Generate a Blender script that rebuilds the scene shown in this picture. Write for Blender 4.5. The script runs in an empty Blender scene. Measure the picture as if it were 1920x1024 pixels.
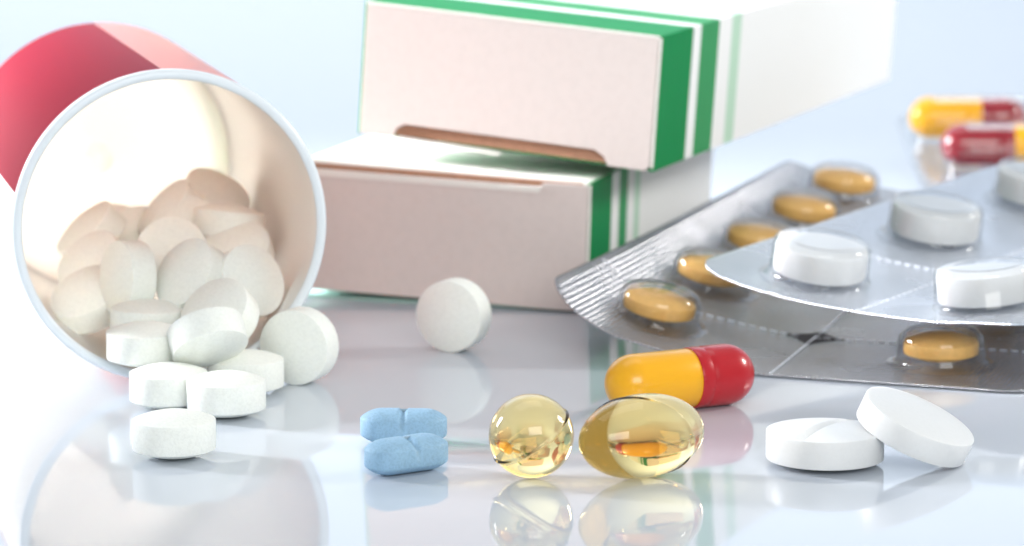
import bpy, bmesh, math, random
from mathutils import Vector, Matrix
R = math.radians
S = 0.001                      # everything below is written in millimetres
sc = bpy.context.scene
C = sc.collection

# ------------------------------------------------------------------ camera
CAM_H, PITCH, FPX = 93.0, R(9.67), 6400.0
cam = bpy.data.cameras.new('camera'); cam_o = bpy.data.objects.new('camera', cam); C.objects.link(cam_o)
cam.lens = 120; cam.sensor_width = 36; cam.clip_start = 0.01; cam.clip_end = 50
cam_o.location = (0, 0, CAM_H * S); cam_o.rotation_euler = (R(90) - PITCH, 0, 0)
cam.dof.use_dof = True; cam.dof.focus_distance = 0.424; cam.dof.aperture_fstop = 34
sc.camera = cam_o

# ------------------------------------------------------------------ light
w = bpy.data.worlds.new('World'); sc.world = w; w.use_nodes = True
bg = w.node_tree.nodes['Background']; bg.inputs[0].default_value = (0.88, 0.94, 1.0, 1); bg.inputs[1].default_value = 0.42
def area(name, loc, target, sx, sy, power, col):
    l = bpy.data.lights.new(name, 'AREA'); l.shape = 'RECTANGLE'; l.size = sx * S; l.size_y = sy * S
    l.energy = power; l.color = col
    o = bpy.data.objects.new(name, l); C.objects.link(o)
    o.location = Vector(loc) * S
    o.rotation_euler = (Vector(target) - Vector(loc)).to_track_quat('-Z', 'Y').to_euler()
    return o
area('softbox_right', (500, 590, 280), (10, 450, 0), 100, 100, 1.35, (1.0, 0.96, 0.90))
area('softbox_overhead', (-60, 660, 700), (-20, 540, 0), 620, 360, .62, (0.92, 0.97, 1.0))
area('softbox_left', (-400, 650, 150), (-82, 566, 22), 150, 150, .60, (0.97, 0.97, 1.0)).data.spread = R(34)   # gridded, kept on the bottle
area('backdrop_lamp', (-280, 1020, 620), (-150, 1500, 320), 1000, 180, 6.9, (0.94, 0.97, 1.0))
area('front_fill_softbox', (140, -260, 330), (-20, 460, 10), 460, 300, 2.7, (1.0, 0.99, 0.95))
sc.view_settings.view_transform = 'Standard'; sc.view_settings.look = 'None'
sc.view_settings.gamma = 1; sc.view_settings.exposure = 0.15; sc.view_settings.use_curve_mapping = False
sc.cycles.max_bounces = 16; sc.cycles.transmission_bounces = 12; sc.cycles.transparent_max_bounces = 16
sc.cycles.sample_clamp_indirect = 12; sc.cycles.blur_glossy = 0.3
sc.cycles.use_denoising = True

# ------------------------------------------------------------------ helpers
def at(px, py, y):
    """point seen at photo pixel (px,py), y millimetres away from the camera along the table"""
    dx = (px - 960) / FPX; dv = -(py - 512) / FPX
    d = Vector((dx, math.cos(PITCH) + dv * math.sin(PITCH), -math.sin(PITCH) + dv * math.cos(PITCH)))
    return Vector((0, 0, CAM_H)) + d * (y / d.y)
def ground(px, py, z=0.0):
    dx = (px - 960) / FPX; dv = -(py - 512) / FPX
    d = Vector((dx, math.cos(PITCH) + dv * math.sin(PITCH), -math.sin(PITCH) + dv * math.cos(PITCH)))
    return Vector((0, 0, CAM_H)) + d * ((z - CAM_H) / d.z)

def mesh(name, verts, faces, smooth=True, uv=None):
    me = bpy.data.meshes.new(name)
    me.from_pydata([tuple(Vector(v) * S) for v in verts], [], faces); me.update()
    if smooth:
        for p in me.polygons: p.use_smooth = True
    if uv:
        l = me.uv_layers.new(name='UVMap')
        for p in me.polygons:
            for li in p.loop_indices: l.data[li].uv = uv[me.loops[li].vertex_index]
    return me
def sharp(me, deg=35):
    bm = bmesh.new(); bm.from_mesh(me)
    bmesh.ops.recalc_face_normals(bm, faces=bm.faces)
    for e in bm.edges:
        if len(e.link_faces) == 2 and e.calc_face_angle(0) > R(deg): e.smooth = False
    bm.to_mesh(me); bm.free(); return me
def obj(name, me, mat=None, parent=None, loc=None, rot=None):
    o = bpy.data.objects.new(name, me); C.objects.link(o)
    if mat and me and not me.materials: me.materials.append(mat)
    if parent: o.parent = parent
    if loc is not None: o.location = Vector(loc) * S
    if rot is not None:
        o.rotation_mode = 'QUATERNION'; o.rotation_quaternion = rot
    return o
def thing(name, label, cat, group=None, loc=(0, 0, 0), rot=None):
    o = obj(name, None, None, None, loc, rot); return tag(o, label, cat, group)
def tag(o, label, cat, group=None):
    o['label'] = label; o['category'] = cat
    if group: o['group'] = group
    return o
def up_to(n, spin=0.0):
    n = Vector(n).normalized()
    return n.to_track_quat('Z', 'Y') @ Matrix.Rotation(spin, 3, 'Z').to_quaternion()

def lathe(name, prof, seg=64, fn=None):
    """revolve (r,z) pairs about z; r==0 ends become poles"""
    vs, fs, rings = [], [], []
    for r, z in prof:
        if r < 1e-6:
            rings.append([len(vs)]); vs.append([0, 0, z])
        else:
            rings.append(list(range(len(vs), len(vs) + seg)))
            for i in range(seg):
                a = 2 * math.pi * i / seg; vs.append([r * math.cos(a), r * math.sin(a), z])
    for a, b in zip(rings, rings[1:]):
        for i in range(seg):
            j = (i + 1) % seg
            if len(a) == 1 and len(b) == 1: continue
            if len(a) == 1: fs.append((a[0], b[j], b[i]))
            elif len(b) == 1: fs.append((a[i], a[j], b[0]))
            else: fs.append((a[i], a[j], b[j], b[i]))
    if fn: vs = [fn(*v) for v in vs]
    me = mesh(name, vs, fs)
    bm = bmesh.new(); bm.from_mesh(me); bmesh.ops.recalc_face_normals(bm, faces=bm.faces); bm.to_mesh(me); bm.free()
    return me

# ------------------------------------------------------------------ materials
def newmat(name):
    m = bpy.data.materials.new(name); m.use_nodes = True
    return m, m.node_tree.nodes, m.node_tree.links, m.node_tree.nodes['Principled BSDF']
def principled(name, col, rough=0.5, grain=0.0, gscale=3000, speckle=0.0, sss=0.0, sssr=(1, .6, .4), coat=0.0, metal=0.0, ior=1.5, trans=0.0, spec=0.5):
    m, N, L, b = newmat(name)
    b.inputs['Base Color'].default_value = (*col, 1); b.inputs['Roughness'].default_value = rough
    b.inputs['Metallic'].default_value = metal; b.inputs['IOR'].default_value = ior
    b.inputs['Coat Weight'].default_value = coat; b.inputs['Coat Roughness'].default_value = 0.06
    b.inputs['Transmission Weight'].default_value = trans
    b.inputs['Specular IOR Level'].default_value = spec
    if sss:
        b.inputs['Subsurface Weight'].default_value = sss
        b.inputs['Subsurface Radius'].default_value = sssr; b.inputs['Subsurface Scale'].default_value = 0.0012
    if grain or speckle:
        tc = N.new('ShaderNodeTexCoord'); nz = N.new('ShaderNodeTexNoise')
        nz.inputs['Scale'].default_value = gscale; nz.inputs['Detail'].default_value = 3; nz.inputs['Roughness'].default_value = .65
        L.new(tc.outputs['Object'], nz.inputs['Vector'])
        if grain:
            bp = N.new('ShaderNodeBump'); bp.inputs['Strength'].default_value = grain; bp.inputs['Distance'].default_value = 0.0001
            L.new(nz.outputs['Fac'], bp.inputs['Height']); L.new(bp.outputs['Normal'], b.inputs['Normal'])
        if speckle:
            cr = N.new('ShaderNodeValToRGB'); cr.color_ramp.elements[0].position = .36; cr.color_ramp.elements[1].position = .58
            cr.color_ramp.elements[0].color = (*[c * (1 - speckle) for c in col], 1); cr.color_ramp.elements[1].color = (*col, 1)
            L.new(nz.outputs['Fac'], cr.inputs['Fac']); L.new(cr.outputs['Color'], b.inputs['Base Color'])
    return m

M = {}
M['chalk'] = principled('chalky_white_tablet', (.905, .93, .875), .62, .5, 2600, .06, sss=.25, sssr=(1, .9, .7))
M['coated'] = principled('smooth_white_tablet', (.78, .79, .79), .42, .12, 1800, .02, sss=.25, sssr=(1, .9, .8))
M['blue'] = principled('blue_tablet', (.31, .51, .69), .60, .5, 2800, .14, sss=.15, sssr=(.4, .7, 1))
M['orange'] = principled('caramel_tablet', (.89, .53, .16), .42, .25, 1500, .08, sss=.15)
M['yellow_gel'] = principled('yellow_gelatin', (.95, .46, .004), .3, .06, 900, 0, sss=.1, sssr=(1, .5, .1), coat=.35)
M['red_gel'] = principled('red_gelatin', (.50, .004, .012), .3, .06, 900, 0, coat=.4)
M['dark_red_gel'] = principled('maroon_gelatin', (.30, .008, .018), .2, 0, 900, 0, coat=.9)
M['board'] = principled('uncoated_carton_board', (.70, .63, .595), .75, .25, 700, .03)
M['kraft'] = principled('brown_carton_inside', (.46, .25, .16), .85, .3, 900, .1)
M['cut_edge'] = principled('carton_cut_edge', (.85, .83, .78), .8)
M['foil_hole_shade'] = principled('punched_hole_shadow', (.02, .018, .02), .9)
M['bright_slit'] = principled('perforation_slit', (.82, .86, .93), .35)

def mat_softgel():
    m, N, L, b = newmat('yellow_oil_softgel')
    N.remove(b)
    g = N.new('ShaderNodeBsdfGlass'); g.inputs['Color'].default_value = (1, 1, 1, 1); g.inputs['Roughness'].default_value = 0.0; g.inputs['IOR'].default_value = 1.46
    v = N.new('ShaderNodeVolumeAbsorption'); v.inputs['Color'].default_value = (.98, .785, .13, 1); v.inputs['Density'].default_value = 130
    out = N['Material Output']; L.new(g.outputs[0], out.inputs['Surface']); L.new(v.outputs[0], out.inputs['Volume'])
    return m
M['softgel'] = mat_softgel()

def mat_clear():
    m, N, L, b = newmat('clear_blister_plastic')
    N.remove(b)
    t = N.new('ShaderNodeBsdfTransparent'); t.inputs[0].default_value = (.98, .985, .99, 1)
    g = N.new('ShaderNodeBsdfGlossy'); g.inputs['Roughness'].default_value = .08
    f = N.new('ShaderNodeFresnel'); f.inputs[0].default_value = 1.5
    mx = N.new('ShaderNodeMixShader'); mn = N.new('ShaderNodeMath'); mn.operation = 'MINIMUM'; mn.inputs[1].default_value = .5; L.new(f.outputs[0], mn.inputs[0]); L.new(mn.outputs[0], mx.inputs[0]); L.new(t.outputs[0], mx.inputs[1]); L.new(g.outputs[0], mx.inputs[2])
    L.new(mx.outputs[0], N['Material Output'].inputs['Surface']); return m
M['clear'] = mat_clear()

def mat_foil(name, col, rough, bump, period=1.35):
    m, N, L, b = newmat(name)
    b.inputs['Base Color'].default_value = (*col, 1); b.inputs['Metallic'].default_value = .92
    b.inputs['Roughness'].default_value = rough; b.inputs['Coat Weight'].default_value = .25; b.inputs['Coat Roughness'].default_value = .12
    uv = N.new('ShaderNodeUVMap'); sp = N.new('ShaderNodeSeparateXYZ'); L.new(uv.outputs[0], sp.inputs[0])
    def wave(a, bsign):
        ad = N.new('ShaderNodeMath'); ad.operation = 'MULTIPLY_ADD'; ad.inputs[1].default_value = bsign
        L.new(sp.outputs[1], ad.inputs[0]); L.new(sp.outputs[0], ad.inputs[2])
        mu = N.new('ShaderNodeMath'); mu.operation = 'MULTIPLY'; mu.inputs[1].default_value = 2 * math.pi / period; L.new(ad.outputs[0], mu.inputs[0])
        s = N.new('ShaderNodeMath'); s.operation = 'SINE'; L.new(mu.outputs[0], s.inputs[0]); return s
    s1, s2 = wave(0, 1.0), wave(0, -1.0)
    mm = N.new('ShaderNodeMath'); mm.operation = 'MULTIPLY'; L.new(s1.outputs[0], mm.inputs[0]); L.new(s2.outputs[0], mm.inputs[1])
    nz = N.new('ShaderNodeTexNoise'); nz.inputs['Scale'].default_value = .09; nz.inputs['Detail'].default_value = 3; L.new(uv.outputs[0], nz.inputs['Vector'])
    b2 = N.new('ShaderNodeBump'); b2.inputs['Strength'].default_value = .18; b2.inputs['Distance'].default_value = .0006; L.new(nz.outputs['Fac'], b2.inputs['Height'])
    bp = N.new('ShaderNodeBump'); bp.inputs['Strength'].default_value = bump; bp.inputs['Distance'].default_value = .00014
    L.new(mm.outputs[0], bp.inputs['Height']); L.new(b2.outputs['Normal'], bp.inputs['Normal']); L.new(bp.outputs['Normal'], b.inputs['Normal'])
    mr = N.new('ShaderNodeMapRange'); mr.inputs[1].default_value = .3; mr.inputs[2].default_value = .7; mr.inputs[3].default_value = rough - .07; mr.inputs[4].default_value = rough + .1
    L.new(nz.outputs['Fac'], mr.inputs[0]); L.new(mr.outputs[0], b.inputs['Roughness'])
    return m
M['foil'] = mat_foil('embossed_silver_foil', (.52, .52, .545), .2, .9)
M['foil_bright'] = mat_foil('embossed_bright_foil', (.78, .81, .87), .22, .8)

def mat_bottle():
    m, N, L, b = newmat('milky_translucent_plastic'); N.remove(b)
    d = N.new('ShaderNodeBsdfDiffuse'); d.inputs[0].default_value = (.99, .95, .885, 1)
    t = N.new('ShaderNodeBsdfTranslucent'); t.inputs[0].default_value = (.995, .945, .87, 1)
    mx = N.new('ShaderNodeMixShader'); mx.inputs[0].default_value = .55; L.new(d.outputs[0], mx.inputs[1]); L.new(t.outputs[0], mx.inputs[2])
    g = N.new('ShaderNodeBsdfGlossy'); g.inputs['Roughness'].default_value = .5
    f = N.new('ShaderNodeFresnel'); f.inputs[0].default_value = 1.12
    m2 = N.new('ShaderNodeMixShader'); L.new(f.outputs[0], m2.inputs[0]); L.new(mx.outputs[0], m2.inputs[1]); L.new(g.outputs[0], m2.inputs[2])
    L.new(m2.outputs[0], N['Material Output'].inputs['Surface']); return m
M['bottle'] = mat_bottle()
def mat_label(name, dcol, tcol, fac):
    m, N, L, b = newmat(name); N.remove(b)
    d = N.new('ShaderNodeBsdfDiffuse'); d.inputs[0].default_value = (*dcol, 1)
    t = N.new('ShaderNodeBsdfTranslucent'); t.inputs[0].default_value = (*tcol, 1)
    mx = N.new('ShaderNodeMixShader'); mx.inputs[0].default_value = fac; L.new(d.outputs[0], mx.inputs[1]); L.new(t.outputs[0], mx.inputs[2])
    g = N.new('ShaderNodeBsdfGlossy'); g.inputs['Roughness'].default_value = .32
    f = N.new('ShaderNodeFresnel'); f.inputs[0].default_value = 1.05
    m2 = N.new('ShaderNodeMixShader'); hf = N.new('ShaderNodeMath'); hf.operation = 'MULTIPLY'; hf.inputs[1].default_value = .45; L.new(f.outputs[0], hf.inputs[0]); L.new(hf.outputs[0], m2.inputs[0]); L.new(mx.outputs[0], m2.inputs[1]); L.new(g.outputs[0], m2.inputs[2])
    tc = N.new('ShaderNodeTexCoord'); nz = N.new('ShaderNodeTexNoise'); nz.inputs['Scale'].default_value = 420; nz.inputs['Detail'].default_value = 4
    L.new(tc.outputs['Object'], nz.inputs['Vector'])
    bp = N.new('ShaderNodeBump'); bp.inputs['Strength'].default_value = .12; bp.inputs['Distance'].default_value = .0005
    L.new(nz.outputs['Fac'], bp.inputs['Height']); L.new(bp.outputs['Normal'], g.inputs['Normal'])
    L.new(m2.outputs[0], N['Material Output'].inputs['Surface']); return m
M['label'] = mat_label('glossy_crimson_label', (.19, .001, .018), (1, .15, .10), .2)
M['label_pale'] = mat_label('pale_pink_label', (.80, .56, .62), (1, .42, .24), .65)


def mat_stripes(name, stops):
    """printed stripes wrapping the carton near its end; position along the carton's own length (object y, mm)"""
    m, N, L, b = newmat(name); b.inputs['Roughness'].default_value = .5; b.inputs['Specular IOR Level'].default_value = .12
    tc = N.new('ShaderNodeTexCoord'); sp = N.new('ShaderNodeSeparateXYZ'); L.new(tc.outputs['Object'], sp.inputs[0])
    mu = N.new('ShaderNodeMath'); mu.operation = 'MULTIPLY'; mu.inputs[1].default_value = 1 / (S * 60); L.new(sp.outputs[1], mu.inputs[0])
    cr = N.new('ShaderNodeValToRGB'); cr.color_ramp.interpolation = 'CONSTANT'
    el = cr.color_ramp.elements
    while len(el) > 1: el.remove(el[-1])
    el[0].position = 0; el[0].color = (*stops[0][1], 1)
    for p, c in stops[1:]:
        e = el.new(p / 60); e.color = (*c, 1)
    L.new(mu.outputs[0], cr.inputs[0]); L.new(cr.outputs[0], b.inputs['Base Color'])
    nz = N.new('ShaderNodeTexNoise'); nz.inputs['Scale'].default_value = 260; L.new(tc.outputs['Object'], nz.inputs['Vector'])
    bp = N.new('ShaderNodeBump'); bp.inputs['Strength'].default_value = .08; bp.inputs['Distance'].default_value = .0006; L.new(nz.outputs['Fac'], bp.inputs['Height']); L.new(bp.outputs['Normal'], b.inputs['Normal'])
    return m
G1, G2, G3, WH = (.0, .24, .065), (.04, .31, .11), (.50, .72, .56), (.90, .91, .90)
M['carton_a'] = mat_stripes('striped_carton_print', [(0, G1), (14, WH), (17.5, G2), (26, WH), (32, G3), (36.5, WH)])
M['carton_b'] = mat_stripes('striped_carton_print_small', [(0, G1), (12, WH), (16.5, G2), (21.5, WH), (26, G3), (29, WH)])

def mat_table():
    m, N, L, b = newmat('glossy_white_tabletop')
    b.inputs['Base Color'].default_value = (.60, .65, .72, 1); b.inputs['Roughness'].default_value = .035; b.inputs['IOR'].default_value = 1.72
    tc = N.new('ShaderNodeTexCoord'); nz = N.new('ShaderNodeTexNoise'); nz.inputs['Scale'].default_value = 14; nz.inputs['Detail'].default_value = 5
    L.new(tc.outputs['Object'], nz.inputs['Vector'])
    mr = N.new('ShaderNodeMapRange'); mr.inputs[1].default_value = .3; mr.inputs[2].default_value = .75; mr.inputs[3].default_value = .02; mr.inputs[4].default_value = .06
    L.new(nz.outputs['Fac'], mr.inputs[0]); L.new(mr.outputs[0], b.inputs['Roughness'])
    return m
M['table'] = mat_table()
M['backdrop'] = principled('pale_blue_backdrop', (.72, .79, .885), .8)

# ------------------------------------------------------------------ setting
def slab(name, x0, x1, y0, y1, z0, z1, mat):
    v = [(x0, y0, z0), (x1, y0, z0), (x1, y1, z0), (x0, y1, z0), (x0, y0, z1), (x1, y0, z1), (x1, y1, z1), (x0, y1, z1)]
    f = [(3, 2, 1, 0), (4, 5, 6, 7), (0, 1, 5, 4), (1, 2, 6, 5), (2, 3, 7, 6), (3, 0, 4, 7)]
    return mesh(name, v, f, False)
t = obj('table', slab('table', -900, 900, -350, 1300, -18, 0, None), M['table']); t['kind'] = 'structure'
t['label'] = 'glossy white tabletop with mirror-like reflections'; t['category'] = 'table'
vs, fs = [], []
prof = [(1500, -400)] + [(1500 - 0, -100 + i * 60) for i in range(24)]
for i, (y, z) in enumerate(prof):
    for x in (-1500, 1500): vs.append((x, y + max(0, z - 600) * .1, z))
for i in range(len(prof) - 1): fs.append((2 * i, 2 * i + 1, 2 * i + 3, 2 * i + 2))
b_ = obj('backdrop', mesh('backdrop', vs, fs), M['backdrop']); b_['kind'] = 'structure'
b_['label'] = 'plain pale blue blurred backdrop behind the table'; b_['category'] = 'backdrop'

# ------------------------------------------------------------------ cartons
def rotbox(yaw, roll, pitch):
    return (Matrix.Rotation(yaw, 3, 'Z') @ Matrix.Rotation(pitch, 3, 'X') @ Matrix.Rotation(roll, 3, 'Y')).to_quaternion()
def panel(name, pts, nrm, th, mat, parent, bevel=.12, mats=None):
    """flat panel: outline pts (3D, planar) extruded along nrm by th"""
    n = Vector(nrm).normalized() * th
    bm = bmesh.new()
    a = [bm.verts.new(Vector(p)) for p in pts]; b = [bm.verts.new(Vector(p) + n) for p in pts]
    k = len(pts)
    bm.faces.new(a); bm.faces.new(b[::-1])
    for i in range(k): bm.faces.new((a[i], b[i], b[(i + 1) % k], a[(i + 1) % k]))
    bmesh.ops.recalc_face_normals(bm, faces=bm.faces)
    if bevel: bmesh.ops.bevel(bm, geom=list(bm.edges), offset=bevel, segments=2, affect='EDGES', profile=.5)
    for v in bm.verts: v.co *= S
    me = bpy.data.meshes.new(name); bm.to_mesh(me); bm.free()
    return obj(name, me, mat, parent)

TH = .45
def carton_sides(root, W, H, D, print_mat, top_y0=0.0, top_lift=0.0):
    # origin: near bottom right corner; x from -W to 0, y 0..D, z 0..H
    panel('side_panel', [(0, 0, 0), (0, D, 0), (0, D, H), (0, 0, H)], (-1, 0, 0), TH, print_mat, root)
    panel('side_panel', [(-W, 0, 0), (-W, D, 0), (-W, D, H), (-W, 0, H)], (1, 0, 0), TH, print_mat, root)
    panel('back_panel', [(-W + TH, D - .1, .1), (-TH, D - .1, .1), (-TH, D - .1, H - .1), (-W + TH, D - .1, H - .1)], (0, -1, 0), TH, print_mat, root)

# --- upper carton
W, H, D = 49.1, 20.7, 123.5
up = thing('medicine_carton', 'white carton with green stripes lying tilted on top of the other carton', 'box', 'striped medicine cartons', (21.1, 509.0, 21.6), rotbox(R(-22.9), R(4.2), R(.6)))
carton_sides(up, W, H, D, M['carton_a'])
panel('top_panel', [(-W + .3, 0.1, H), (-.3, 0.1, H), (-.3, D, H), (-W + .3, D, H)], (0, 0, -1), TH, M['carton_a'], up)
panel('bottom_panel', [(-W + .5, 1.3, -.05), (-.5, 1.3, -.05), (-.5, D, -.05), (-W + .5, D, -.05)], (0, 0, 1), TH, M['carton_a'], up)
# end flap, with the tuck slot cut into its lower edge
slot = [(-W + .35, 0, .1), (-W + 6.0, 0, .1), (-W + 6.6, 0, 1.5), (-W + 8, 0, 2.3), (-9.5, 0, 2.3), (-8.0, 0, 1.5), (-7.2, 0, .1), (-1.2, 0, .1), (-.45, 0, .9), (-.4, 0, H - .55), (-W + .4, 0, H - .55)]
fl = panel('end_flap', [(x, -.1, z) for x, y, z in slot], (0, 1, 0), TH, M['board'], up, .1)
panel('flap_edge', [(-W + .3, -.06, H - .02), (-.3, -.06, H - .02), (-.3, -.06, H - .5), (-W + .3, -.06, H - .5)], (0, 1, 0), .4, M['cut_edge'], up, .1)
panel('flap_edge', [(-.36, -.07, .6), (.02, -.07, .6), (.02, -.07, H - .3), (-.36, -.07, H - .3)], (0, 1, 0), .4, M['cut_edge'], up, .08)
panel('tuck_flap', [(-W + 4, 1.0, .3), (-5, 1.0, .3), (-5, 1.9, 9), (-W + 4, 1.9, 9)], (0, 1, .1), .35, M['kraft'], up, .08)
panel('slot_lip', [(-W + 6.5, -.35, .02), (-W + 24, -.5, -.5), (-W + 24, 1.6, -.35), (-W + 6.5, 1.6, .05)], (0, 0, 1), .25, M['cut_edge'], up, .06)

# --- lower carton
W, H, D = 47.0, 19.8, 78.0
lo = thing('medicine_carton', 'white carton with narrow green stripes lying flat under the tilted carton', 'box', 'striped medicine cartons', (11.35, 508.8, .15), rotbox(R(-17.0), R(1.8), 0))
carton_sides(lo, W, H, D, M['carton_b'])
panel('top_panel', [(-W + .3, 1.0, H + .25), (-.6, 1.0, H), (-.3, D, H), (-W + .3, D, H)], (0, 0, -1), TH, M['cut_edge'], lo)
panel('bottom_panel', [(-W + .5, .8, .0), (-.5, .8, .0), (-.5, D, .0), (-W + .5, D, .0)], (0, 0, 1), TH, M['cut_edge'], lo)
panel('bottom_flap', [(-W + 1, 1.0, -1.6), (-2, 1.0, -.05), (-2, D - 4, -.05), (-W + 1, D - 4, -1.6)], (0, 0, 1), .35, principled('teal_carton_underside', (.42, .66, .60), .6), lo, .06)
fl2 = [(-W + .35, -.1, .1), (-.45, -.1, .1), (-.4, -.1, H - .35), (-7.5, -.1, H - .35), (-8.1, -.1, H - 1.0), (-W + .35, -.1, H - 1.0)]
panel('end_flap', fl2, (0, 1, 0), TH, M['board'], lo, .1)
panel('flap_edge', [(-W + .4, -.35, H - 1.95), (-8.2, -.35, H - 1.95), (-7.7, -.35, H - 1.0), (-W + .4, -.35, H - .75)], (0, 1, .05), .3, M['cut_edge'], lo, .08)
panel('tuck_flap', [(-W + 2, .75, H - .15), (-1.5, .75, H - .2), (-1.5, 1.0, 6), (-W + 2, 1.0, 6)], (0, 1, 0), .3, M['kraft'], lo, .06)
panel('flap_edge', [(-.36, -.07, .2), (.02, -.07, .2), (.02, -.07, H - .2), (-.36, -.07, H - .2)], (0, 1, 0), .4, M['cut_edge'], lo, .08)

# ------------------------------------------------------------------ bottle
ROUT, RIN, BL = 21.2, 20.15, 74.0
mouth = at(321, 431, 455.5)
axis = Vector((-.252, .968, 0)).normalized()
brot = axis.to_track_quat('Z', 'Y')
mouth.z = ROUT + .45
bt = thing('medicine_bottle', 'open milky plastic bottle with crimson and pink label lying on its side, tablets spilling out', 'bottle', None, mouth, brot)
def arc(r0, z0, rad, a0, a1, n=6): return [(r0 + rad * math.cos(R(a0 + (a1 - a0) * i / n)), z0 + rad * math.sin(R(a0 + (a1 - a0) * i / n))) for i in range(n + 1)]
outer = [(RIN + .15, .55), (RIN + .5, .5), (ROUT - .15, 1.2), (ROUT - .15, 4), (ROUT, 5), (ROUT, BL - 5)] + arc(ROUT - 5, BL - 5, 5, 0, 90) + [(8, BL), (0, BL - 1.5)]
inner = [(0, BL - 3.2), (1.4, BL - 3.1), (1.9, BL - 2.2), (3, BL - 2.0)] + [(RIN - 5, BL - 1.8)] + arc(RIN - 5, BL - 6.8, 5, 90, 0) + [(RIN, BL - 8), (RIN, .9), (RIN + .15, .55)]
body = obj('body', lathe('bottle_body', outer + inner, 128), M['bottle'], bt)
rim = obj('rim', lathe('bottle_rim', [(RIN - .05, .8), (RIN - .1, .2), (RIN + .25, -.15), (ROUT - .25, -.15), (ROUT + .2, .2), (ROUT + .22, .9), (ROUT - .1, 1.3), (RIN + .3, 1.25), (RIN - .05, .8)], 160), principled('bottle_rim_plastic', (.80, .86, .90), .25, sss=.2, sssr=(1, 1, 1)), bt)
# label: printed panels around the body (crimson above, pale pink round the right side), bare on the left
zs = [1.7, 2.2] + [4 + k * 8 for k in range(8)] + [65, 68.8]
def label_panel(name, a0, a1, mat, off=.12, NA=60):
    vs, fs = [], []
    for i in range(NA + 1):
        a = a0 + (a1 - a0) * i / NA          # angle in the bottle's own section: 0 = left, 90 = top
        for z in zs: vs.append(((ROUT + off) * math.cos(a), (ROUT + off) * math.sin(a), z))
    n = len(zs)
    for i in range(NA):
        for j in range(n - 1): fs.append((i * n + j, (i + 1) * n + j, (i + 1) * n + j + 1, i * n + j + 1))
    return obj(name, mesh(name, vs, fs), mat, bt)
label_panel('label_panel', R(14), R(88), M['label'])
label_panel('label_panel', R(88.05), R(290), M['label_pale'])

# ------------------------------------------------------------------ tablets
def tablet_mesh(name, Rr, band, dome, bev=.15, seg=72, score=None, rings=14):
    """biconvex tablet centred on its own middle; score = (angle, depth, width) groove in the upper face"""
    hb = band / 2
    top = []
    for i in range(rings + 1):
        r = (Rr - bev) * i / rings
        top.append((r, hb + dome * (1 - (r / (Rr - bev)) ** 2)))
    pr = top + [(Rr - bev * .3, hb - bev * .25), (Rr, hb - bev)] + [(Rr, -hb + bev), (Rr - bev * .3, -hb + bev * .25)] + [(r, -z) for r, z in reversed(top)]
    fn = None
    if score:
        a, dep, wd = score
        def fn(x, y, z):
            if z > hb - .01:
                d = x * math.sin(a) - y * math.cos(a); r = math.hypot(x, y)
                z -= dep * max(0, 1 - abs(d) / wd) * min(1, (Rr - r) / .6 + .35)
            return (x, y, z)
    return sharp(lathe(name, pr, seg, fn), 24)
TR, TB, TD = 5.15, 3.7, 1.1
chalk = tablet_mesh('chalk_tablet', TR, TB, TD)
HT = TB / 2 + TD
GW = 'white tablets spilled from the bottle'
def tab(label, loc, n, spin=0.0):
    o = obj('white_tablet', chalk, M['chalk'], None, loc, up_to(n, spin)); return tag(o, label, 'tablet', GW)
def flat(px, py, label, spin=0.0):
    g = ground(px, py); return tab(label, (g.x, g.y, HT), (0.0, 0.0, 1), spin)
flat(327, 857, 'chalky white tablet lying flat alone in front of the spilled pile', .3)
flat(317, 764, 'chalky white tablet lying flat, left of the two just behind the foremost one', 1.1)
flat(425, 780, 'chalky white tablet lying flat, right behind the foremost one', 2.0)
flat(461, 738, 'chalky white tablet lying flat between the standing tablet and the ones in front', 2.6)
def stand(px, py, n, label):
    g = ground(px, py); nh = Vector((n[0], n[1], 0)).normalized()
    return tab(label, (g.x, g.y, TR + .02), nh)
stand(562, 718, (-.40, -.92), 'white tablet standing on its edge against the right of the bottle mouth')
stand(851, 657, (-.42, -.91), 'lone white tablet standing on its edge in front of the lower carton')
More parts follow.
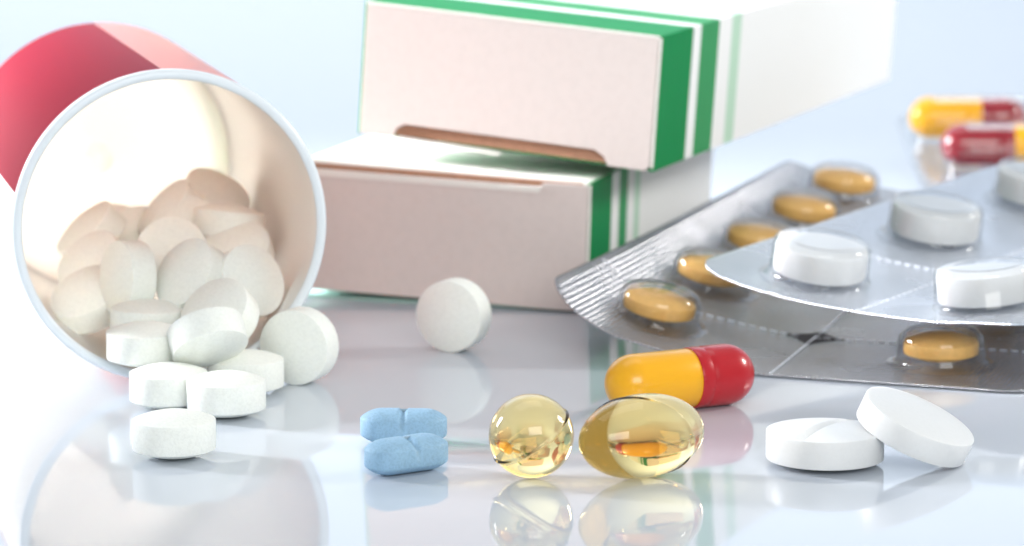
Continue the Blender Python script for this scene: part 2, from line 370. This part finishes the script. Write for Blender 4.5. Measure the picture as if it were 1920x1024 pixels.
INS = [
 (272, 645, 391, (0, -.02, 1), 'white tablet lying flat at the bottle lip, left of the tilted one'),
 (277, 602, 402, (.03, .02, 1), 'white tablet lying flat just inside the bottle, behind the one at the lip'),
 (389, 633, 387, (.28, -.55, -.78), 'white tablet tilted forward over the bottle lip'),
 (412, 594, 398, (-.42, -.62, .66), 'white tablet leaning in the bottle mouth behind the tilted one'),
 (240, 521, 408, (-.80, -.52, .10), 'white tablet on its edge in the bottle with its face turned left'),
 (360, 520, 406, (-.58, -.60, .50), 'white tablet tipped in the middle of the bottle, face turned up left'),
 (322, 478, 421, (.10, -.93, .36), 'peach lit tablet facing forward behind the two central ones in the bottle'),
 (428, 420, 430, (.10, .14, .97), 'peach lit tablet lying flat on top of the pile, right side of the bottle'),
 (322, 402, 437, (-.66, -.30, .66), 'peach lit tablet on top of the pile in the middle of the bottle'),
 (402, 372, 447, (.45, -.30, .80), 'peach lit tablet highest and farthest back in the bottle'),
 (172, 440, 433, (-.62, -.25, .72), 'peach lit tablet topmost at the left of the pile in the bottle'),
 (226, 440, 446, (.30, -.40, .80), 'peach lit tablet half hidden behind the topmost left one in the bottle'),
 (462, 532, 407, (.62, -.66, .40), 'white tablet tilted against the right inner wall of the bottle'),
 (168, 562, 413, (-.30, -.50, .80), 'peach lit tablet low against the left inner wall of the bottle'),
 (446, 478, 424, (-.20, -.60, .75), 'peach lit tablet under the flat one at the right of the pile'),
 (176, 500, 424, (-.5, -.55, .66), 'peach lit tablet at the left of the pile, behind the one on its edge'),
 (268, 452, 442, (.2, -.7, .6), 'peach lit tablet deep in the pile between the left and middle tops'),
 (352, 437, 432, (-.2, -.75, .6), 'peach lit tablet in the pile just left of the flat one'),
]
for px, py, y, n, lab in INS: tab(lab, at(px, py, 455.5 + y - 398), n, px * .1)

# right-hand coated tablets
big = tablet_mesh('scored_tablet', 7.2, 3.5, .75, .16, 120, (R(57), .7, .75), 30)
g = ground(1546, 870)
tag(obj('white_tablet', big, M['coated'], None, (g.x, g.y, 2.52), up_to((0, 0, 1), R(0))), 'large smooth white tablet with a score line lying flat', 'tablet', 'large white tablets')
g = ground(1735, 864)
plain = tablet_mesh('plain_tablet', 7.2, 3.1, .55, .16, 120)
tag(obj('white_tablet', plain, M['coated'], None, at(1716, 800, g.y - 1.0), up_to((.38, -.15, .91))), 'large smooth white tablet leaning on the flat scored one', 'tablet', 'large white tablets')

# blue oblong tablets
def oblong_mesh(name, L, Wd, band, dome, notch=.5, nw=.55):
    r = Wd / 2; a = L / 2 - r; out = []
    ns, nc = 26, 26
    for i in range(ns): out.append((-a + 2 * a * i / ns, -r, -a + 2 * a * i / ns))
    for i in range(nc): t_ = -math.pi / 2 + math.pi * i / nc; out.append((a + r * math.cos(t_), r * math.sin(t_), a))
    for i in range(ns): out.append((a - 2 * a * i / ns, r, a - 2 * a * i / ns))
    for i in range(nc): t_ = math.pi / 2 + math.pi * i / nc; out.append((-a + r * math.cos(t_), r * math.sin(t_), -a))
    K = len(out); vs, fs = [], []
    hb = band / 2; NT = 16
    lev = [(1 - i / NT, 1) for i in range(NT, -1, -1)]
    def ring(t_, z, inset=0):
        b = len(vs)
        for x, y, cx in out:
            k = t_
            vs.append([cx + (x - cx) * k, y * k, z])
        return b
    rs = []
    for i in range(NT + 1):
        k = i / NT * .965 + .002
        rs.append(ring(k, hb + dome * (1 - (i / NT) ** 2.2)))
    rs.append(ring(1.0, hb - .2)); rs.append(ring(1.0, -hb + .2))
    for i in range(NT, -1, -1):
        k = i / NT * .965 + .002
        rs.append(ring(k, -hb - dome * (1 - (i / NT) ** 2.2)))
    for p, q in zip(rs, rs[1:]):
        for i in range(K):
            j = (i + 1) % K; fs.append((p + i, p + j, q + j, q + i))
    fs.append(tuple(range(rs[0], rs[0] + K))); fs.append(tuple(reversed(range(rs[-1], rs[-1] + K))))
    for v in vs:
        if v[2] > hb - .01: v[2] -= notch * max(0, 1 - abs(v[0]) / nw) ** 1.0 * (1 if abs(v[1]) < r * .97 else .3)
    me = mesh(name, vs, fs)
    bm = bmesh.new(); bm.from_mesh(me); bmesh.ops.remove_doubles(bm, verts=bm.verts, dist=1e-7); bmesh.ops.recalc_face_normals(bm, faces=bm.faces); bm.to_mesh(me); bm.free()
    return me
obl = oblong_mesh('blue_oblong', 10.9, 5.7, 2.3, 1.05)
g = ground(757, 831)
tag(obj('blue_tablet', obl, M['blue'], None, (g.x, g.y, 2.22), up_to((0, 0, 1), R(-3))), 'blue oblong scored tablet lying behind the other blue one', 'tablet', 'blue oblong tablets')
g = ground(762, 885)
tag(obj('blue_tablet', obl, M['blue'], None, (g.x, g.y, 2.22), up_to((0, 0, 1), R(33))), 'blue oblong scored tablet lying in front at an angle', 'tablet', 'blue oblong tablets')

# ------------------------------------------------------------------ softgels
def softgel_mesh(name, a, b, seam_n, ridge=.10, sw=.10, nu=220, nv=160):
    """ellipsoid (a along x, b across) with the moulding seam as a fine raised ridge on the plane seam_n"""
    n = Vector(seam_n).normalized(); vs, fs = [], []
    # latitude lines run round the seam normal so that the ridge stays crisp
    q = n.to_track_quat('Z', 'Y')
    rows = []
    lats = sorted(set([round(-90 + 180 * i / nv, 4) for i in range(1, nv)] + [round(k * .22, 4) for k in range(-14, 15)]))
    for la in lats:
        rows.append(len(vs)); c, s_ = math.cos(R(la)), math.sin(R(la))
        for i in range(nu):
            t_ = 2 * math.pi * i / nu
            d = q @ Vector((c * math.cos(t_), c * math.sin(t_), s_))
            p = Vector((d.x * a, d.y * b, d.z * b))
            k = 1 + ridge / b * math.exp(-((R(la) * b) / sw) ** 2)
            vs.append(p * k)
    for p, r_ in zip(rows, rows[1:]):
        for i in range(nu): fs.append((p + i, p + (i + 1) % nu, r_ + (i + 1) % nu, r_ + i))
    for end, row in ((-1, rows[0]), (1, rows[-1])):
        d = q @ Vector((0, 0, end)); k = len(vs); vs.append(Vector((d.x * a, d.y * b, d.z * b)))
        for i in range(nu): fs.append((row + i, row + (i + 1) % nu, k))
    me = mesh(name, vs, fs)
    bm = bmesh.new(); bm.from_mesh(me); bmesh.ops.recalc_face_normals(bm, faces=bm.faces); bm.to_mesh(me); bm.free()
    return me
g = ground(996, 897)
tag(obj('softgel', softgel_mesh('round_softgel', 5.1, 5.05, (-.52, -.18, .82), .2, .2), M['softgel'], None, (g.x, g.y, 5.2)), 'round clear yellow softgel capsule beside the oval one', 'softgel', 'clear yellow softgels')
g = ground(1203, 897)
tag(obj('softgel', softgel_mesh('oval_softgel', 8.8, 5.05, (-.86, -.47, .20), .16, .2), M['softgel'], None, (g.x, g.y, 5.2), up_to((0, 0, 1), R(37))), 'oval clear yellow softgel in front of the red and yellow capsule', 'softgel', 'clear yellow softgels')

# ------------------------------------------------------------------ hard capsules
def cap_half(name, r, length, wall=.0, lip=True):
    pr = [(0, -length)] + [(r * math.cos(R(-90 + 90 * i / 12)), -length + r + r * math.sin(R(-90 + 90 * i / 12))) for i in range(1, 13)]
    pr += [(r, -length + r + (length - r) * k) for k in (.3, .45)]
    pr += [(r, -2.2), (r - .10, -1.95), (r - .10, -1.75), (r, -1.5)] if lip else []
    pr += [(r, -.12), (r - .05, 0), (r - .3, .0)]
    return lathe(name, pr, 64)
def capsule(label, group, loc, direction, m_body, m_cap, Lb, Lc, rb=3.72, rc=3.86):
    """direction points from the body half to the cap half"""
    t_ = thing('gelatin_capsule', label, 'capsule', group, loc, Vector(direction).to_track_quat('Z', 'Y'))
    obj('capsule_body', cap_half('capsule_body', rb, Lb, 0, False), m_body, t_)
    c = obj('capsule_cap', cap_half('capsule_cap', rc, Lc), m_cap, t_)
    c.rotation_euler = (math.pi, 0, 0); c.location = (0, 0, -.5 * S)
    return t_
g = ground(1285, 762)
CD = Vector((math.cos(R(27)), math.sin(R(27)), 0))
capsule('glossy capsule, half yellow half red, lying behind the oval softgel', 'two-coloured gelatin capsules', (g.x + .8, g.y - 1, 4.07), CD, M['yellow_gel'], M['red_gel'], 12.6, 9.4, 3.9, 4.05)

# ------------------------------------------------------------------ blister packs
def sheet(name, surf, u0, u1, v0, v1, rc, mat, parent, nu=70, nv=70, th=.28):
    vs, fs, uv = [], [], []
    vv = []
    for k in range(9): vv.append(v0 + rc * (1 - math.cos(R(90 * k / 8))))
    for k in range(1, nv): vv.append(v0 + rc + (v1 - v0 - 2 * rc) * k / nv)
    for k in range(9): vv.append(v1 - rc + rc * math.sin(R(90 * k / 8)))
    for v in vv:
        d = 0
        if v < v0 + rc: d = rc - math.sqrt(max(0, rc ** 2 - (v0 + rc - v) ** 2))
        if v > v1 - rc: d = rc - math.sqrt(max(0, rc ** 2 - (v - v1 + rc) ** 2))
        for i in range(nu + 1):
            u = u0 + d + (u1 - u0 - 2 * d) * i / nu
            vs.append(surf(u, v)); uv.append((u, v))
    n = nu + 1
    for j in range(len(vv) - 1):
        for i in range(nu): fs.append((j * n + i, j * n + i + 1, (j + 1) * n + i + 1, (j + 1) * n + i))
    o = obj(name, mesh(name, vs, fs, True, uv), mat, parent)
    md = o.modifiers.new('thickness', 'SOLIDIFY'); md.thickness = th * S; md.offset = -1
    return o
def frame_at(surf, u, v, e=.3):
    p = Vector(surf(u, v)); du = Vector(surf(u + e, v)) - p; dv = Vector(surf(u, v + e)) - p
    n = du.cross(dv).normalized(); x = du.normalized(); y = n.cross(x)
    return p, Matrix((x, y, n)).transposed().to_quaternion(), n
def dashes(name, surf, pts, parent, mat, wid=.16, step=1.6, fill=.62, lift=.06):
    """perforation: short slits along the polyline pts (u,v)"""
    vs, fs = [], []
    for (a, b) in zip(pts, pts[1:]):
        A, B = Vector(a), Vector(b); Ln = (B - A).length; d = (B - A) / Ln; n = Vector((-d.y, d.x)) * wid
        k = 0.0
        while k < Ln - step * fill:
            q = [A + d * k - n, A + d * (k + step * fill) - n, A + d * (k + step * fill) + n, A + d * k + n]
            i0 = len(vs)
            for h in (lift - .05, lift + .06):
                for c in q:
                    p, _, nn = frame_at(surf, c.x, c.y); vs.append(p + nn * h)
            fs += [(i0 + 4, i0 + 5, i0 + 6, i0 + 7), (i0, i0 + 1, i0 + 5, i0 + 4), (i0 + 1, i0 + 2, i0 + 6, i0 + 5), (i0 + 2, i0 + 3, i0 + 7, i0 + 6), (i0 + 3, i0, i0 + 4, i0 + 7)]
            k += step
    return obj(name, mesh(name, vs, fs, False), mat, parent)
def pocket_mesh(name, r, h, round_=1.6, flange=1.5, sx=1.0, sy=1.0, step=False):
    pr = [(r + flange, .10), (r + flange * .5, .16), (r + .35, .35), (r + .05, .8), (r - .1, h - round_)]
    pr += [(r - .1 - round_ + round_ * math.cos(R(a)), h - round_ + round_ * math.sin(R(a))) for a in (15, 30, 45, 60, 75, 90)]
    pr += [((r - round_) * .9, h - .05), ((r - round_) * .82, h - .3), ((r - round_) * .5, h - .36), (0, h - .38)] if step else [((r - round_) * .5, h + .05), (0, h + .08)]
    me = lathe(name, pr, 56)
    for v in me.vertices: v.co.x *= sx; v.co.y *= sy
    return me

# pack of caramel tablets: curled sheet, its near left corner lifted off the table
P1o = Vector((20.6, 480, 0)); u1d = Vector((.941, -.338)); v1d = Vector((.338, .941))
def surf1(u, v):
    x = P1o.x + u * u1d.x + v * v1d.x; y = P1o.y + u * u1d.y + v * v1d.y
    k = max(0, (v + 13) / 132)
    z = .45 + (.0868 * max(0, 20 - u) ** 1.24 + .0325 * max(0, -u) ** 2) * (1 - .45 * k) + 5.6 * k ** 1.2
    return (x, y, z)
p1 = thing('blister_pack', 'silver blister pack of caramel tablets curling up at its left corner', 'blister pack', 'blister packs')
sheet('foil_sheet', surf1, -12, 57.5, -13.5, 119, 5, M['foil'], p1)
pm1 = pocket_mesh('round_pocket', 6.1, 5.2, 2.2)
ot = tablet_mesh('caramel_tablet', 5.2, 1.8, 1.2, .3, 56)
for (u, v) in [(0, 0), (0, 26.8), (0, 53.6), (0, 80.4), (0, 107.2), (41.5, 0), (41.5, 26.8), (41.5, 53.6), (41.5, 80.4), (41.5, 107.2)]:
    p, q, n = frame_at(surf1, u, v)
    pk = obj('pocket', pm1, M['clear'], p1, p, q)
    o = obj('tablet', ot, M['orange'], p1, p + n * 2.45, q)
dashes('perforation', surf1, [(20.6, -13.3), (20.6, 118)], p1, M['bright_slit'])
dashes('perforation', surf1, [(-11.6, 10.6), (57, 10.6)], p1, M['bright_slit'], .1)
# near-black star sheet where the perforations cross, painted as the shade of a hole
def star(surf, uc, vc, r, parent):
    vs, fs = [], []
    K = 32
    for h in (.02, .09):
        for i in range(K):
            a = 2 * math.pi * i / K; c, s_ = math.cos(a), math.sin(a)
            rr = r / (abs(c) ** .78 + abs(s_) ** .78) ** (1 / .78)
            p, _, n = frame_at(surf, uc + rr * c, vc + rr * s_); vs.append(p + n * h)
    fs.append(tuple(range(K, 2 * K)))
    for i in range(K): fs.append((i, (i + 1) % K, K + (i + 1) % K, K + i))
    return obj('hole_shade_star', mesh('hole_shade_star', vs, fs, False), M['foil_hole_shade'], parent)
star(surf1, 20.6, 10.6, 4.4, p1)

# pack of white tablets resting across it
P2o = Vector((44.0, 483.6, 0)); u2d = Vector((.807, -.590)); v2d = Vector((.590, .807))
def surf2(u, v):
    x = P2o.x + u * u2d.x + v * v2d.x; y = P2o.y + u * u2d.y + v * v2d.y
    z = 8.4 + 2.2 * (max(0, v + 10) / 50) - 1.1 * math.sin(max(0, min(1, (u + 14) / 45)) * math.pi) + .0025 * max(0, 4 - u) ** 2 * 3
    z += .9 * max(0, (u - 26) / 14) + 1.8 * max(0, min(1, 1 - u / 29))
    return (x, y, z)
p2 = thing('blister_pack', 'bright blister pack of white tablets lying across the caramel tablet pack', 'blister pack', 'blister packs')
sheet('foil_sheet', surf2, -13.5, 41, -12.5, 84, 5, M['foil_bright'], p2)
pm2 = pocket_mesh('wide_pocket', 7.15, 5.9, 1.0, step=True)
wt = tablet_mesh('pack_tablet', 6.65, 4.2, .35, .5, 64)
for (u, v) in [(0, 0), (27.3, 0), (0, 33.5), (27.3, 33.5), (0, 67), (27.3, 67)]:
    p, q, n = frame_at(surf2, u, v)
    obj('pocket', pm2, M['clear'], p2, p, q); obj('tablet', wt, M['coated'], p2, p + n * 2.9, q)
dashes('perforation', surf2, [(13.6, -12.3), (13.6, 83)], p2, M['bright_slit'])
dashes('perforation', surf2, [(-13, 16.8), (40.5, 16.8)], p2, M['bright_slit'])

# far pack with capsules
p3 = thing('blister_pack', 'clear blister pack of yellow and maroon capsules far back at the right edge', 'blister pack', 'blister packs')
def surf3(u, v): return (75 + u, 634 + v - .05 * u, .5 + .17 * max(0, v))
sheet('film_sheet', surf3, 2, 80, 0, 50, 6, M['clear'], p3, 30, 30)
for k, (v, ma, mb, nm) in enumerate([(15, M['dark_red_gel'], M['yellow_gel'], 0), (33, M['yellow_gel'], M['dark_red_gel'], 0)]):
    for u in (17, 52):
        p, q, n = frame_at(surf3, u + (4 if v < 20 else 0), v)
        # long pocket
        vs, fs = [], []; L_, r_ = 27, 5.0; NA, NL = 14, 30
        for i in range(NL + 1):
            x = -L_ / 2 + L_ * i / NL; e = max(0, abs(x) - (L_ / 2 - r_)); rr = math.sqrt(max(.01, r_ ** 2 - e ** 2))
            for j in range(NA + 1):
                a = math.pi * j / NA; vs.append((x, rr * math.cos(a), rr * 1.75 * math.sin(a) + .12))
        for i in range(NL):
            for j in range(NA): fs.append((i * (NA + 1) + j, (i + 1) * (NA + 1) + j, (i + 1) * (NA + 1) + j + 1, i * (NA + 1) + j + 1))
        obj('pocket', mesh('long_pocket', vs, fs), M['clear'], p3, p + q @ Vector((0, 0, 0)), q)
        rt = (q @ Vector((1, 0, 0))).to_track_quat('Z', 'Y')
        hb = obj('capsule_body', cap_half('capsule_body', 4.1, 14.0), ma, p3, p + n * 4.5, rt)
        hc = obj('capsule_cap', cap_half('capsule_cap', 4.25, 9.0), mb, p3, p + n * 4.5, rt @ Matrix.Rotation(math.pi, 3, 'X').to_quaternion())
